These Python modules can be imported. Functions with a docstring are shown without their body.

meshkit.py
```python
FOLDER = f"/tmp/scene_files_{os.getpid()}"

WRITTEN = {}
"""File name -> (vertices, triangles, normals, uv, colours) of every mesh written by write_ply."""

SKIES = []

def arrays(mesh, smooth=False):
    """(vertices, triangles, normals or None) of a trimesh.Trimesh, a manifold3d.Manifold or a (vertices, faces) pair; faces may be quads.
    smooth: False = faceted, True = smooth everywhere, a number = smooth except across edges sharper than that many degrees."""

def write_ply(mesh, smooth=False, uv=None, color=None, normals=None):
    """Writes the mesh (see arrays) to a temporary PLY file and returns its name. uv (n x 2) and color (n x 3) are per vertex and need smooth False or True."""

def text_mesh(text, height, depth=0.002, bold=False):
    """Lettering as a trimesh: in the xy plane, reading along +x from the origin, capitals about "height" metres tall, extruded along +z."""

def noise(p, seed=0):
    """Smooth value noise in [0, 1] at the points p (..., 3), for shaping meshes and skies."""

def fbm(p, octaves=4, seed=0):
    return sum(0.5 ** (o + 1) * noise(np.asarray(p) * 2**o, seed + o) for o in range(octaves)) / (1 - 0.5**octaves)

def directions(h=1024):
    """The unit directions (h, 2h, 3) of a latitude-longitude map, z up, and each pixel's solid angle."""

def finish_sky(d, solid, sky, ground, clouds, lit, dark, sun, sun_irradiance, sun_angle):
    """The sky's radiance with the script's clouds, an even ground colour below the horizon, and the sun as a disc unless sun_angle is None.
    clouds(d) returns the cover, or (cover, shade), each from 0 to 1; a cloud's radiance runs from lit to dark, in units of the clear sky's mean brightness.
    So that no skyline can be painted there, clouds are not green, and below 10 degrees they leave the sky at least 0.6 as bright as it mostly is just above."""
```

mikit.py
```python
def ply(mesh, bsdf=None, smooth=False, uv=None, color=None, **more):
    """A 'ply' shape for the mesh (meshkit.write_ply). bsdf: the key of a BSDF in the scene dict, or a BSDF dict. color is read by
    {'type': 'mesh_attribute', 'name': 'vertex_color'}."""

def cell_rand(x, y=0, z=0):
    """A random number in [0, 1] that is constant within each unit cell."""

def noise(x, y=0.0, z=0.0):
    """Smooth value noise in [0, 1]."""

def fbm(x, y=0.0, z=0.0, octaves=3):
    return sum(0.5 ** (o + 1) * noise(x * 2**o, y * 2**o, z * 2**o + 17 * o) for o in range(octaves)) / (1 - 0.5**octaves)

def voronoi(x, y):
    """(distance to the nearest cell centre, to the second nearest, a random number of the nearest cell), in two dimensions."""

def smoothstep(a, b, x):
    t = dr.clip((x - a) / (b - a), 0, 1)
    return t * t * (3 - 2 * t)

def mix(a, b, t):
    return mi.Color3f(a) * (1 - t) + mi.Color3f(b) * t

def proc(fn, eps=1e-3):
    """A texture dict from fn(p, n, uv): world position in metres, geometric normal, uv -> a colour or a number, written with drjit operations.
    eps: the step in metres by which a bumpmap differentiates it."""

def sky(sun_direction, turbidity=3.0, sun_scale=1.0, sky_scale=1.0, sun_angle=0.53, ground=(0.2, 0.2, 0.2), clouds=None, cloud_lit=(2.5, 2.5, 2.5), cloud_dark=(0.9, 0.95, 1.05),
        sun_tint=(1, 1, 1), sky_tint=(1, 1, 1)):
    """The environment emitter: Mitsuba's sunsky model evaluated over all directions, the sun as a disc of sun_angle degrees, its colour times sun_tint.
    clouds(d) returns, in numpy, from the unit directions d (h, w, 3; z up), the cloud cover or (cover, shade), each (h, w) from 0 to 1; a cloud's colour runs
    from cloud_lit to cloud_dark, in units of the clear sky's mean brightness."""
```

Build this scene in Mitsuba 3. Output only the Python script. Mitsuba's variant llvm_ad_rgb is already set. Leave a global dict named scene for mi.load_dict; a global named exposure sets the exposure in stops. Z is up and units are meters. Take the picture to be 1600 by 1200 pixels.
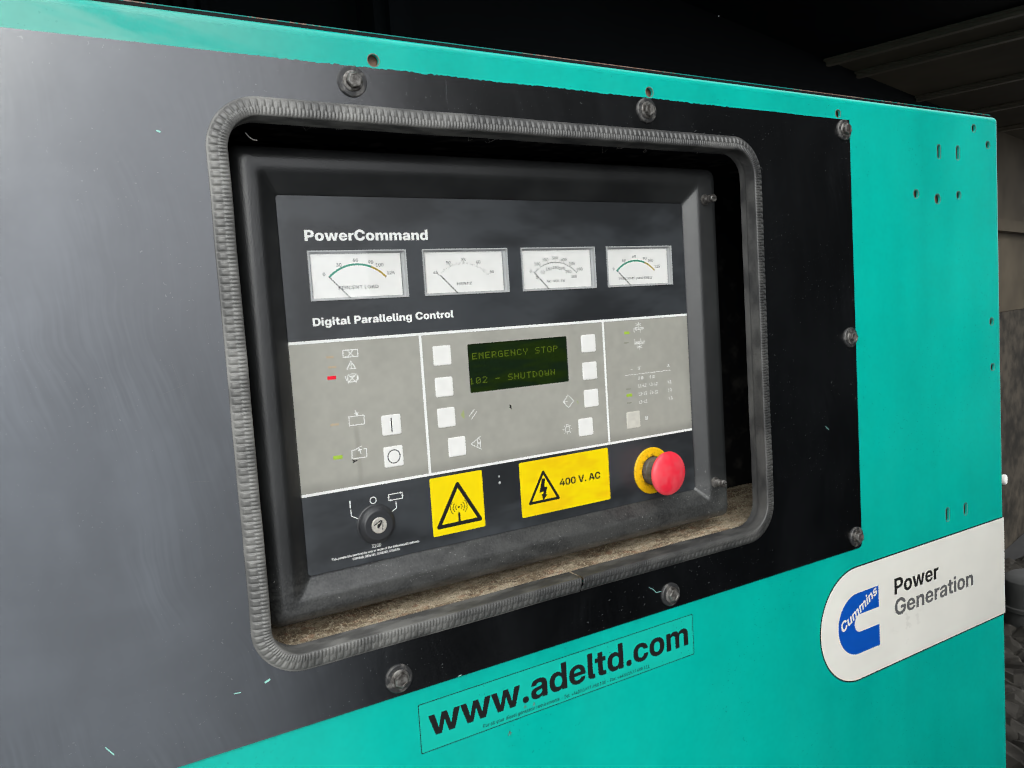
import glob, math, random
import numpy as np, trimesh, mitsuba as mi, drjit as dr, mikit, meshkit
from PIL import Image, ImageDraw, ImageFont
from shapely import affinity, box as sbox, union_all
from shapely.geometry import Polygon, LineString, Point, MultiPolygon
from mikit import proc, noise, fbm, smoothstep, mix

random.seed(7)
rng = np.random.default_rng(7)
T = mi.ScalarTransform4f
scene, labels = {}, {}

# ------------------------------------------------------------------ camera, sky, exposure
Z0 = 1.45                      # camera height; v = 0 on the panel lies at this height
exposure = 3.05
EYE = np.array([0.0, -0.55, Z0])
FWD = np.array([0.5211790519, 0.8494211866, -0.0828012290])
UP = np.array([0.0983409603, 0.0366024184, 0.9944794208])
scene['camera'] = {'type': 'perspective', 'fov': 63.88, 'fov_axis': 'x', 'near_clip': 0.01, 'far_clip': 200.0,
                   'to_world': T().look_at(origin=EYE.tolist(), target=(EYE + FWD).tolist(), up=UP.tolist())}
SUN = (-0.50, -1.0, 0.66)


def cloud_cover(d):
    n = meshkit.fbm(d * np.array([2.2, 2.2, 4.0]) + 3.1, 4, seed=5)
    return np.ones(d.shape[:2]), np.clip(0.15 + 0.9 * (n - 0.35), 0, 1)


scene['sky'] = mikit.sky(SUN, turbidity=3, sun_scale=0.3, sun_angle=58, sun_tint=(0.75, 0.96, 1.36), clouds=cloud_cover,
                         cloud_lit=(1.9, 1.95, 2.05), cloud_dark=(1.0, 1.05, 1.15), ground=(0.27, 0.27, 0.28))

# ------------------------------------------------------------------ materials


def U(p):
    return p.x * 1000


def V(p):
    return (p.z - Z0) * 1000


def mat(name, color, rough=0.5, spec=0.5, bump=None, scale=1.0, metallic=None, **more):
    d = {'type': 'principled', 'base_color': color if isinstance(color, dict) else {'type': 'rgb', 'value': list(color)},
         'roughness': rough, **({'eta': -spec} if spec < 0 else {'specular': spec}), **more}
    if metallic is not None:
        d['metallic'] = metallic
    if bump is not None:
        d = {'type': 'bumpmap', 'arbitrary': bump, 'scale': scale, 'bsdf': d}
    scene['mat_' + name] = {'type': 'twosided', 'bsdf': d}
    return 'mat_' + name


def specks(u, v, f, seed, lo=0.80):
    a = noise((u * 0.83 + v * 0.56) * f, (v * 0.83 - u * 0.56) * f, seed)
    b = noise((u * 0.34 - v * 0.94) * f * 1.37 + 9.0, (v * 0.34 + u * 0.94) * f * 1.37, seed + 4.0)
    return smoothstep(lo, lo + 0.05, dr.sqrt(a * b))


def green_color(p, n, uv):
    u, v = U(p), V(p)
    cl = fbm(u * 0.006, v * 0.006, 3.0, 4)
    st = fbm(u * 0.03, v * 0.004, 1.0, 3)
    fine = fbm(u * 0.25, v * 0.25, 7.0, 3)
    base = mi.Color3f(0.001, 0.460, 0.375) * (0.80 + 0.26 * cl + 0.20 * (fbm(u * 0.011 + 0.4 * cl, v * 0.0022, 41.0, 4) - 0.5) + 0.10 * (st - 0.5))  # soft vertical bands in the colour imitate gloss reflections
    # chalky dust smears near the top left
    sm = smoothstep(0.50, 0.72, fbm(u * 0.012 + 4, v * 0.05 + u * 0.01, 9.0, 4)) * smoothstep(230, 60, u) * smoothstep(120, 180, v)
    base = mix(base, mi.Color3f(0.22, 0.48, 0.40), 0.45 * sm)
    # specks of dirt
    sp = specks(u, v, 0.5, 2.0) * smoothstep(0.50, 0.66, fbm(u * 0.012, v * 0.012, 21.0, 3))
    base = mix(base, mi.Color3f(0.01, 0.17, 0.13), 0.35 * sp)
    return base * (0.97 + 0.06 * fine)


def green_rough(p, n, uv):
    u, v = U(p), V(p)
    return 0.20 + 0.22 * fbm(u * 0.02, v * 0.012, 5.0, 4)


mat('green', proc(green_color), proc(green_rough), 0.6, bump=proc(lambda p, n, uv: 0.03 * fbm(U(p) * 0.35, V(p) * 0.35, p.y * 350, 2) + fbm(U(p) * 0.009, V(p) * 0.006, 2.0, 3), 2e-3), scale=0.0014)


def smears_and_sheen(u, v):
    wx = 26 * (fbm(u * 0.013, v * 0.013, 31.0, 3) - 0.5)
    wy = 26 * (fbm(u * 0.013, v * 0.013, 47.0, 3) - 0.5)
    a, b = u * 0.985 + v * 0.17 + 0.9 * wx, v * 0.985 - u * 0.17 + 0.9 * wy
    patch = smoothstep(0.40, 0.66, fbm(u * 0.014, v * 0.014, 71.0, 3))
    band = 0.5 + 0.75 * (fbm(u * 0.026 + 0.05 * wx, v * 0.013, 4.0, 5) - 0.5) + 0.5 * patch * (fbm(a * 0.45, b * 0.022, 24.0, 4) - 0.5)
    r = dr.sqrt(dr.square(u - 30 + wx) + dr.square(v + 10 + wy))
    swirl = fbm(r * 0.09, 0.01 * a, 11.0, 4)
    left = smoothstep(265, -25, u)  # paler to the left: sheen of reflected sky put into the colour
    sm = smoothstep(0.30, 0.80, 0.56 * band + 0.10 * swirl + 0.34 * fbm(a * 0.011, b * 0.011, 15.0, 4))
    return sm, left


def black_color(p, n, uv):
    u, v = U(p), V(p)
    sm, left = smears_and_sheen(u, v)
    d = 0.002 + sm * 0.003 + 0.100 * left * (0.70 + 0.36 * sm)  # smears are dust, the left term a painted sky sheen
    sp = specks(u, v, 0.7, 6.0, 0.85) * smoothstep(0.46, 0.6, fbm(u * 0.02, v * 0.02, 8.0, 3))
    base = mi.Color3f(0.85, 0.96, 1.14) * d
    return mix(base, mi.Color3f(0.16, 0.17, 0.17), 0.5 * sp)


def black_rough(p, n, uv):
    u, v = U(p), V(p)
    sm, left = smears_and_sheen(u, v)
    return 0.20 + 0.05 * sm + 0.03 * noise(u * 0.05, v * 0.01, 3.0)


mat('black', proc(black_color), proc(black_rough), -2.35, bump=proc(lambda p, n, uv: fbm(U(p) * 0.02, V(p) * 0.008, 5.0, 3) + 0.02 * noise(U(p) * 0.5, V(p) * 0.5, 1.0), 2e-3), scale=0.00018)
mat('scratch', (0.07, 0.075, 0.08), 0.5)
mat('chip', (0.30, 0.62, 0.54), 0.6)


def trim_color(p, n, uv):
    u, v = U(p), V(p)
    d = smoothstep(0.3, 0.75, fbm(u * 0.05, v * 0.05, p.y * 80, 4))
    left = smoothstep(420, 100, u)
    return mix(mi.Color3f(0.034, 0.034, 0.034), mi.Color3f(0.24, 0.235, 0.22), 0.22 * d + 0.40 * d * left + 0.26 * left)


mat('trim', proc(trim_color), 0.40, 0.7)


def housing_color(p, n, uv):
    u, v = U(p), V(p)
    d = smoothstep(0.35, 0.8, fbm(u * 0.02, v * 0.02, p.y * 40, 4))
    dust = smoothstep(-150, -192, v) * smoothstep(0.35, 0.62, fbm(u * 0.05, v * 0.12, 3.0, 3))
    sp = specks(u, v + p.y * 700, 1.1, 3.0, 0.84) * smoothstep(-150, -185, v) * smoothstep(0.4, 0.65, fbm(u * 0.03, v * 0.06, 31.0, 3))
    c = mix(mi.Color3f(0.011, 0.0115, 0.012), mi.Color3f(0.021, 0.022, 0.022), d)
    c = mix(c, mi.Color3f(0.11, 0.11, 0.105), 0.16 * dust + 0.25 * smoothstep(-168, -186, v) * noise(u * 0.9, v * 0.9, 5.0))
    return mix(c, mi.Color3f(0.42, 0.41, 0.39), 0.75 * sp)


mat('housing', proc(housing_color), 0.38, -1.8, bump=proc(lambda p, n, uv: noise(U(p) * 1.5, V(p) * 1.5, p.y * 1500), 3e-4), scale=0.00012)


def face_color(p, n, uv):
    u, v = U(p), V(p)
    sm = smoothstep(0.42, 0.72, fbm(u * 0.011, v * 0.03 + 0.5 * noise(u * 0.02, v * 0.02), 2.0, 5))
    edge = smoothstep(14, 2, u - 176.5) + smoothstep(-173, -181, v)
    return mi.Color3f(0.90, 1.0, 1.12) * (0.020 + 0.022 * sm + 0.02 * edge * fbm(u * 0.1, v * 0.1, 1.0, 3))


mat('face', proc(face_color), proc(lambda p, n, uv: 0.26 + 0.16 * fbm(U(p) * 0.02, V(p) * 0.03, 2.0, 3)), -1.8)


def grey_color(p, n, uv):
    u, v = U(p), V(p)
    a = fbm(u * 0.02, v * 0.02, 2.0, 4)
    b = fbm(u * 0.16, v * 0.16, 5.0, 3)
    stain = smoothstep(3.2, 0.5, dr.abs(u - 222.5 - 1.2 * noise(v * 0.1))) * smoothstep(-70, -84, v) * smoothstep(-140, -100, v)
    c = mi.Color3f(0.365, 0.357, 0.315) * (0.86 + 0.20 * a + 0.12 * (b - 0.5))
    c = mix(c, mi.Color3f(0.20, 0.19, 0.165), 0.35 * stain)
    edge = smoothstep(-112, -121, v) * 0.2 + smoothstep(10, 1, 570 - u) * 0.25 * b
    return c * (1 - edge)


mat('grey', proc(grey_color), 0.42, 0.45)
mat('white', proc(lambda p, n, uv: mi.Color3f(0.80, 0.79, 0.76) * (0.94 + 0.08 * fbm(U(p) * 0.15, V(p) * 0.15, 4.0, 3))), 0.42, 0.4)
mat('dirty_white', proc(lambda p, n, uv: mi.Color3f(0.62, 0.60, 0.53) * (0.85 + 0.2 * fbm(U(p) * 0.25, V(p) * 0.25, 4.0, 3))), 0.5, 0.4)
mat('print_white', (0.80, 0.80, 0.78), 0.5, 0.3)
mat('print_black', (0.012, 0.012, 0.012), 0.45, 0.3)
mat('print_grey', (0.115, 0.115, 0.115), 0.5, 0.3)
mat('print_mid', (0.06, 0.06, 0.06), 0.5, 0.3)


def card_color(p, n, uv):
    u, v = U(p), V(p)
    return mi.Color3f(0.82, 0.815, 0.79) * (0.93 + 0.1 * fbm(u * 0.06, v * 0.06, 3.0, 3))


mat('card', proc(card_color), 0.6, 0.3)
mat('scale_green', (0.02, 0.24, 0.16), 0.6, 0.2)
mat('scale_amber', (0.40, 0.26, 0.03), 0.6, 0.2)
mat('case', (0.42, 0.43, 0.43), 0.12, 0.6)
scene['mat_pane'] = {'type': 'thindielectric', 'int_ior': 1.49}
mat('display', proc(lambda p, n, uv: mix(mi.Color3f(0.008, 0.017, 0.007), mi.Color3f(0.012, 0.024, 0.004), smoothstep(0.3, 0.7, fbm(U(p) * 0.03, V(p) * 0.15, 1.0, 2)))), 0.12, 0.4)
mat('pixel', (0.095, 0.14, 0.007), 0.6, 0.2)
mat('led_red', (0.85, 0.012, 0.035), 0.3)
mat('led_green', (0.35, 0.52, 0.06), 0.3)
mat('led_amber', (0.46, 0.37, 0.26), 0.3)
mat('led_dim', (0.25, 0.25, 0.21), 0.3)
mat('triangle_lamp', (0.33, 0.38, 0.17), 0.4)


def yellow_color(p, n, uv):
    u, v = U(p), V(p)
    a = fbm(u * 0.03, v * 0.08, 4.0, 4)
    return mix(mi.Color3f(0.86, 0.66, 0.002), mi.Color3f(0.80, 0.53, 0.004), smoothstep(0.35, 0.75, a) * smoothstep(330, 420, u))


mat('yellow', proc(yellow_color), 0.35, 0.4)


def ring_color(p, n, uv):
    u, v = U(p), V(p)
    r = dr.sqrt(dr.square(u - 515.5) + dr.square(v + 156))
    g = smoothstep(0.50, 0.64, fbm(u * 0.45, v * 0.45, 2.0, 3)) * smoothstep(18.5, 13.5, r) + smoothstep(0.72, 0.8, noise(u * 0.8, v * 0.8, 3.0)) * 0.3
    return mix(mi.Color3f(0.82, 0.47, 0.004), mi.Color3f(0.16, 0.08, 0.01), dr.minimum(g, 1.0) * 0.8)


mat('yellow_ring', proc(ring_color), 0.45, 0.4)
mat('red', proc(lambda p, n, uv: mix(mi.Color3f(0.80, 0.025, 0.050), mi.Color3f(0.78, 0.075, 0.095), smoothstep(0.3, 0.7, fbm(U(p) * 0.09, V(p) * 0.09, p.y * 90, 4)))), 0.30, 0.5)
mat('neck', proc(lambda p, n, uv: mi.Color3f(0.095, 0.090, 0.085) * (0.6 + 0.9 * fbm(U(p) * 0.4, V(p) * 0.4, p.y * 300, 3))), 0.4, 0.5)
mat('switch', (0.030, 0.031, 0.034), 0.36, 0.55)
mat('lock', proc(lambda p, n, uv: mi.Color3f(0.74, 0.70, 0.63) * (0.75 + 0.35 * fbm(U(p) * 0.6, V(p) * 0.6, 1.0, 3))), 0.36, metallic=0.45)


def steel_color(p, n, uv):
    a = fbm(U(p) * 0.35, V(p) * 0.35, p.y * 300, 4)
    return mix(mi.Color3f(0.075, 0.068, 0.062), mi.Color3f(0.26, 0.25, 0.235), smoothstep(0.3, 0.75, a))


mat('steel', proc(steel_color), 0.45, metallic=0.6)
mat('washer', proc(lambda p, n, uv: mix(mi.Color3f(0.028, 0.028, 0.029), mi.Color3f(0.12, 0.115, 0.108), smoothstep(0.4, 0.8, fbm(U(p) * 0.3, V(p) * 0.3, 3.0, 3)))), 0.38, 0.6)


def rust_color(p, n, uv):
    u, v = U(p), V(p)
    a = fbm(u * 0.022, 1.0, p.y * 20, 4)
    r = smoothstep(0.47, 0.55, a + 0.15 * (noise(u * 0.7, v * 0.7, 2.0) - 0.5))
    rust = mix(mi.Color3f(0.13, 0.055, 0.03), mi.Color3f(0.36, 0.27, 0.22), noise(u * 0.5, v * 0.5, 4.0))
    return mix(mi.Color3f(0.006, 0.26, 0.21), rust, r)


mat('rusty_green', proc(rust_color), 0.55, 0.3)
mat('rust', proc(lambda p, n, uv: mix(mi.Color3f(0.10, 0.06, 0.045), mi.Color3f(0.32, 0.19, 0.14), fbm(U(p) * 0.2, V(p) * 0.2, 3.0, 3))), 0.7, 0.2)
mat('bare_rim', (0.20, 0.17, 0.14), 0.5, 0.4)
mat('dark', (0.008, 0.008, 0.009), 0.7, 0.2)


def foam_color(p, n, uv):
    u, y = U(p), p.y * 1000
    w = 4 * noise(u * 0.12, y * 0.12)
    a = fbm(u * 0.045 + 0.3 * w, y * 0.09, 2.0, 5)
    b = fbm(u * 0.7, y * 0.7 + w, 5.0, 4)
    f = fbm(u * 1.3 + 5 * noise(u * 0.3, y * 0.3), y * 0.6 + w, 8.0, 3)
    c = mix(mi.Color3f(0.17, 0.125, 0.08), mi.Color3f(0.40, 0.33, 0.235), smoothstep(0.25, 0.72, a))
    c = mix(c, mi.Color3f(0.05, 0.038, 0.03), 0.6 * smoothstep(0.54, 0.76, b))
    c = mix(c, mi.Color3f(0.34, 0.17, 0.10), 0.4 * smoothstep(0.6, 0.75, fbm(u * 0.15, y * 0.25, 12.0, 3)))
    return mix(c, mi.Color3f(0.62, 0.54, 0.41), 0.6 * smoothstep(0.54, 0.70, f))


mat('foam', proc(foam_color), 0.95, 0.05)
mat('liner', proc(lambda p, n, uv: mix(mi.Color3f(0.010, 0.010, 0.011), mi.Color3f(0.05, 0.047, 0.042), smoothstep(0.5, 0.8, fbm(U(p) * 0.05, p.y * 60, V(p) * 0.05, 4)))), 0.8, 0.2)
mat('fluff', (0.22, 0.21, 0.19), 0.9, 0.05)


def sticker_white(p, n, uv):
    u, v = U(p), V(p)
    c = mi.Color3f(0.83, 0.81, 0.745) * (0.93 + 0.1 * fbm(u * 0.02, v * 0.02, 3.0, 4))
    g = smoothstep(0.60, 0.74, fbm(u * 0.10, v * 0.14, 9.0, 4)) * (0.06 + 0.94 * smoothstep(40, 8, dr.sqrt(dr.square(u - 850) + dr.square(v + 378))))
    return mix(c, mi.Color3f(0.36, 0.34, 0.30), 0.18 * g)


mat('sticker_white', proc(sticker_white), 0.38, 0.4)
mat('sticker_blue', (0.004, 0.085, 0.46), 0.38, 0.4)


def clear_color(p, n, uv):
    u, v = U(p), V(p)
    sp = specks(u, v, 0.6, 2.0) * smoothstep(0.5, 0.6, fbm(u * 0.02, v * 0.02, 21.0, 3))
    return mix(mi.Color3f(0.006, 0.460, 0.365), mi.Color3f(0.02, 0.14, 0.11), 0.6 * sp)


mat('sticker_clear', proc(clear_color), 0.3, 0.5)
# the place behind


def shed_color(p, n, uv):
    a = fbm(p.x * 1.3, p.y * 1.3, p.z * 1.3, 4)
    b = fbm(p.x * 9, p.y * 9, p.z * 9, 3)
    return mix(mi.Color3f(0.042, 0.034, 0.024), mi.Color3f(0.092, 0.075, 0.052), smoothstep(0.3, 0.7, a)) * (0.8 + 0.4 * b)


mat('shed', proc(shed_color), 0.7, 0.05)
mat('soot', proc(lambda p, n, uv: mi.Color3f(0.0010, 0.0018, 0.0023) * (0.6 + 0.9 * fbm(p.x * 6, p.y * 6, p.z * 6, 4))), 0.6, 0.05)  # near black that stands for deep shade
mat('rib', (0.13, 0.108, 0.078), 0.5, 0.4)


def stone_color(p, n, uv):
    a = fbm(p.x * 5, p.y * 5, p.z * 5, 5)
    b = fbm(p.x * 22, p.y * 22, p.z * 22, 3)
    return mix(mi.Color3f(0.014, 0.012, 0.009), mi.Color3f(0.062, 0.051, 0.038), smoothstep(0.3, 0.75, 0.6 * a + 0.4 * b))


mat('stone', proc(stone_color), 0.85, 0.2)
mat('rubble', proc(lambda p, n, uv: mix(mi.Color3f(0.008, 0.007, 0.006), mi.Color3f(0.085, 0.078, 0.068), fbm(p.x * 18, p.y * 18, p.z * 18, 4))), 0.9, 0.1)
mat('pipe', proc(lambda p, n, uv: mi.Color3f(0.11, 0.11, 0.107) * (0.4 + 0.8 * fbm(p.x * 8, p.y * 8, p.z * 2, 4))), 0.45, 0.5)
mat('floor', proc(lambda p, n, uv: mi.Color3f(0.045, 0.044, 0.043) * (0.6 + 0.8 * fbm(p.x * 2.5, p.y * 2.5, 1.0, 4))), 0.7, 0.3)
mat('yard', proc(lambda p, n, uv: mi.Color3f(0.27, 0.275, 0.28) * (0.7 + 0.5 * fbm(p.x * 1.5, p.y * 1.5, 1.0, 4))), 0.9, 0.2)

# ------------------------------------------------------------------ helpers (panel frame: u right, v up, w towards the viewer, in mm)


def world(m):
    v = np.asarray(m.vertices)
    return trimesh.Trimesh(np.stack([v[:, 0], -v[:, 2], v[:, 1] + Z0 * 1000], 1) / 1000, m.faces, process=False)


def numbered(key):
    if key not in scene:
        return key
    k = 1
    while f'{key}_{k:03d}' in scene or f'{key}_{k:03d}' in labels:
        k += 1
    return f'{key}_{k:03d}'


def put(key, mesh, m, smooth=False, label=None, panel=True, **more):
    if isinstance(mesh, (list, tuple)):
        mesh = trimesh.util.concatenate(mesh)
    key = numbered(key)
    scene[key] = mikit.ply(world(mesh) if panel else mesh, m, smooth=smooth)
    if label:
        more['label'] = label
    if more:
        labels[key] = more
    return key


def polys(g):
    return [p for p in getattr(g, 'geoms', [g]) if p.geom_type == 'Polygon' and p.area > 1e-6]


def slab(g, w0, w1):
    out = []
    for p in polys(g):
        m = trimesh.creation.extrude_polygon(p, w1 - w0, engine='earcut')
        m.apply_translation([0, 0, w0])
        out.append(m)
    return trimesh.util.concatenate(out)


def rrect(u0, u1, v0, v1, r, n=6):
    if r <= 0:
        return sbox(u0, v0, u1, v1)
    return sbox(u0 + r, v0 + r, u1 - r, v1 - r).buffer(r, quad_segs=n)


def pad(u0, u1, v0, v1, r, w0, w1, ch=0.4):
    """a rounded slab with a chamfered front edge"""
    rings = [ring(u0, u1, v0, v1, r, w0), ring(u0, u1, v0, v1, r, w1 - ch), ring(u0 + ch, u1 - ch, v0 + ch, v1 - ch, max(r - ch, 0.1), w1)]
    return loft(rings, cap=True)


def ring(u0, u1, v0, v1, r, w, n=6, seg=1):
    pts = []
    for cu, cv, a0 in ((u1 - r, v1 - r, 0), (u0 + r, v1 - r, 90), (u0 + r, v0 + r, 180), (u1 - r, v0 + r, 270)):
        for k in range(n + 1):
            a = math.radians(a0 + 90 * k / n)
            pts.append((cu + r * math.cos(a), cv + r * math.sin(a), w))
    return np.array(pts)


def loft(rings, cap=False, close=True):
    n = len(rings[0])
    v = np.vstack(rings)
    f = []
    for i in range(len(rings) - 1):
        for k in range(n if close else n - 1):
            a, b = i * n + k, i * n + (k + 1) % n
            f += [(a, b, b + n), (a, b + n, a + n)]
    if cap:
        c = len(v)
        v = np.vstack([v, rings[-1].mean(0)])
        o = (len(rings) - 1) * n
        f += [(o + k, o + (k + 1) % n, c) for k in range(n)]
    return trimesh.Trimesh(v, np.array(f), process=False)


def lathe(profile, cu, cv, n=64):
    a = np.arange(n) * 2 * math.pi / n
    return loft([np.stack([cu + r * np.cos(a), cv + r * np.sin(a), np.full(n, w)], 1) for r, w in profile])


def strokes(lines, width, cap=1):
    return union_all([LineString(l).buffer(width / 2, cap_style={1: 'round', 2: 'flat', 3: 'square'}[cap], join_style='mitre') for l in lines])


FONT = glob.glob('/opt/blender-*/*/datafiles/fonts/Inter.woff2')[0]


def text(s, u, v, height, width=None, weight=700, align='l', opsz=28, px=110):
    """lettering as polygons: baseline v, capital height in mm, optionally squeezed to a width"""
    font = ImageFont.truetype(FONT, px)
    font.set_variation_by_axes([opsz, weight])
    x0, y0, x1, y1 = font.getbbox(s, anchor='ls')
    im = Image.new('L', (x1 - x0 + 8, y1 - y0 + 8))
    ImageDraw.Draw(im).text((4 - x0, 4 - y0), s, 255, font, anchor='ls')
    on = np.pad(np.asarray(im) > 127, ((0, 0), (1, 1))).astype(np.int8)
    rows, starts = np.nonzero(np.diff(on, axis=1) == 1)
    ends = np.nonzero(np.diff(on, axis=1) == -1)[1]
    g = union_all(sbox(starts, -rows - 1, ends, -rows)).buffer(0.6).buffer(-0.6).simplify(0.7)
    cap = font.getbbox('H', anchor='ls')
    sy = height / -cap[1]
    sx = sy if width is None else width / (x1 - x0)
    g = affinity.affine_transform(g, [sx, 0, 0, sy, -4 * sx, (4 - y0) * sy])
    wid = sx * (x1 - x0)
    return affinity.translate(g, u - {'l': 0, 'c': wid / 2, 'r': wid}[align], v)


def thing(key, label, category, group=None, kind=None):
    labels[key] = {'label': label, 'category': category}
    if group:
        labels[key]['group'] = group
    if kind:
        labels[key]['kind'] = kind


# ------------------------------------------------------------------ setting: yard, shed floor, roof, walls, unseen blocks added for shade
def quad(p, m_, key, **kw):
    return put(key, trimesh.Trimesh(np.array(p, float), [[0, 1, 2], [0, 2, 3]], process=False), m_, panel=False, **kw)


quad([(-40, -40, 0), (40, -40, 0), (40, 40, 0), (-40, 40, 0)], 'mat_yard', 'ground', kind='structure')
A = np.array([0.9717, 0.2366])          # along the back wall, to the right
Bk = np.array([-0.2366, 0.9717])        # along the roof ribs, away from the viewer


def sp(s, t, z):
    q = s * A + t * Bk
    return (q[0] + EYE[0], q[1] + EYE[1], z)


def sbx(s0, s1, t0, t1, z0, z1):
    v = [sp(s, t, z) for s in (s0, s1) for t in (t0, t1) for z in (z0, z1)]
    m = trimesh.Trimesh(v, [[0, 1, 3], [0, 3, 2], [4, 6, 7], [4, 7, 5], [0, 4, 5], [0, 5, 1], [2, 3, 7], [2, 7, 6], [0, 2, 6], [0, 6, 4], [1, 5, 7], [1, 7, 3]], process=False)
    m.fix_normals()
    return m


ZR = Z0 + 0.8
TW = 1.22                                # back wall
T0 = 0.58                                # front edge of the roof
edges = [-2.2, -1.3, -0.4, 0.5, 1.4, 2.15, 2.86, 3.12, 3.74, 4.29, 4.9, 5.6, 6.4]
thing('shed_roof', 'low sheet metal roof with long ribs above the generator, left sheets blackened for shade', 'roof')
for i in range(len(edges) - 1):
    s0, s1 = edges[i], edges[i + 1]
    put('shed_roof__roof_sheet', sbx(s0, s1 - 0.004, T0, TW, ZR, ZR + 0.02), 'mat_soot' if s1 < 2.9 else 'mat_shed', panel=False)  # left sheets coloured near black to imitate shade under the roof
for s in edges[6:-1]:
    put('shed_roof__rib', [sbx(s - 0.03, s + 0.03, T0, TW, ZR - 0.008, ZR - 0.001), sbx(s - 0.012, s + 0.012, T0, TW, ZR - 0.02, ZR - 0.007)], 'mat_rib', panel=False)
thing('shed_wall', 'dim brown wall behind the generator at the right edge', 'wall')
put('shed_wall__upper_wall', sbx(4.3, 7.2, TW, TW + 0.08, 1.302, ZR), 'mat_shed', panel=False)
put('shed_wall__lower_wall', sbx(4.3, 7.2, TW - 0.004, TW + 0.08, 0.0, 1.30), 'mat_stone', panel=False)
put('shed_wall__shade_sheet', sbx(-3.2, 4.298, TW, TW + 0.02, 0.0, ZR), 'mat_soot', panel=False)  # black sheet put where the back wall only lies in shade
put('shed_wall__post', [sbx(0.90, 0.985, TW - 0.05, TW - 0.002, 0.0, ZR - 0.002), sbx(0.925, 0.96, TW - 0.062, TW - 0.049, 0.0, ZR - 0.002)], 'mat_soot', panel=False)
for k in range(26):
    s = 0.08 + 0.021 * k
    put('shed_wall__slat', sbx(s, s + 0.011, TW - 0.014, TW - 0.002, 1.6, ZR - 0.03), 'mat_soot', panel=False)
put('shed_wall__brace', sbx(4.3, 5.6, TW - 0.05, TW - 0.002, 1.72, 1.78), 'mat_shed', panel=False)
put('floor', sbx(0.3, 7.0, -3.0, TW - 0.008, 0.002, 0.012), 'mat_floor', panel=False, kind='structure')  # dark front part added out of view to cut bounce light
thing('added_side_wall', 'tall dark block added out of view on the right to darken reflections', 'wall')
side_block = Polygon([(1.21, -0.04), (1.24, -2.4), (1.32, -2.4), (1.29, -0.06)])  # unseen tall block, added so the plate reflects darkness at right
sw = trimesh.creation.extrude_polygon(side_block, 3.2, engine='earcut')
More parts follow.
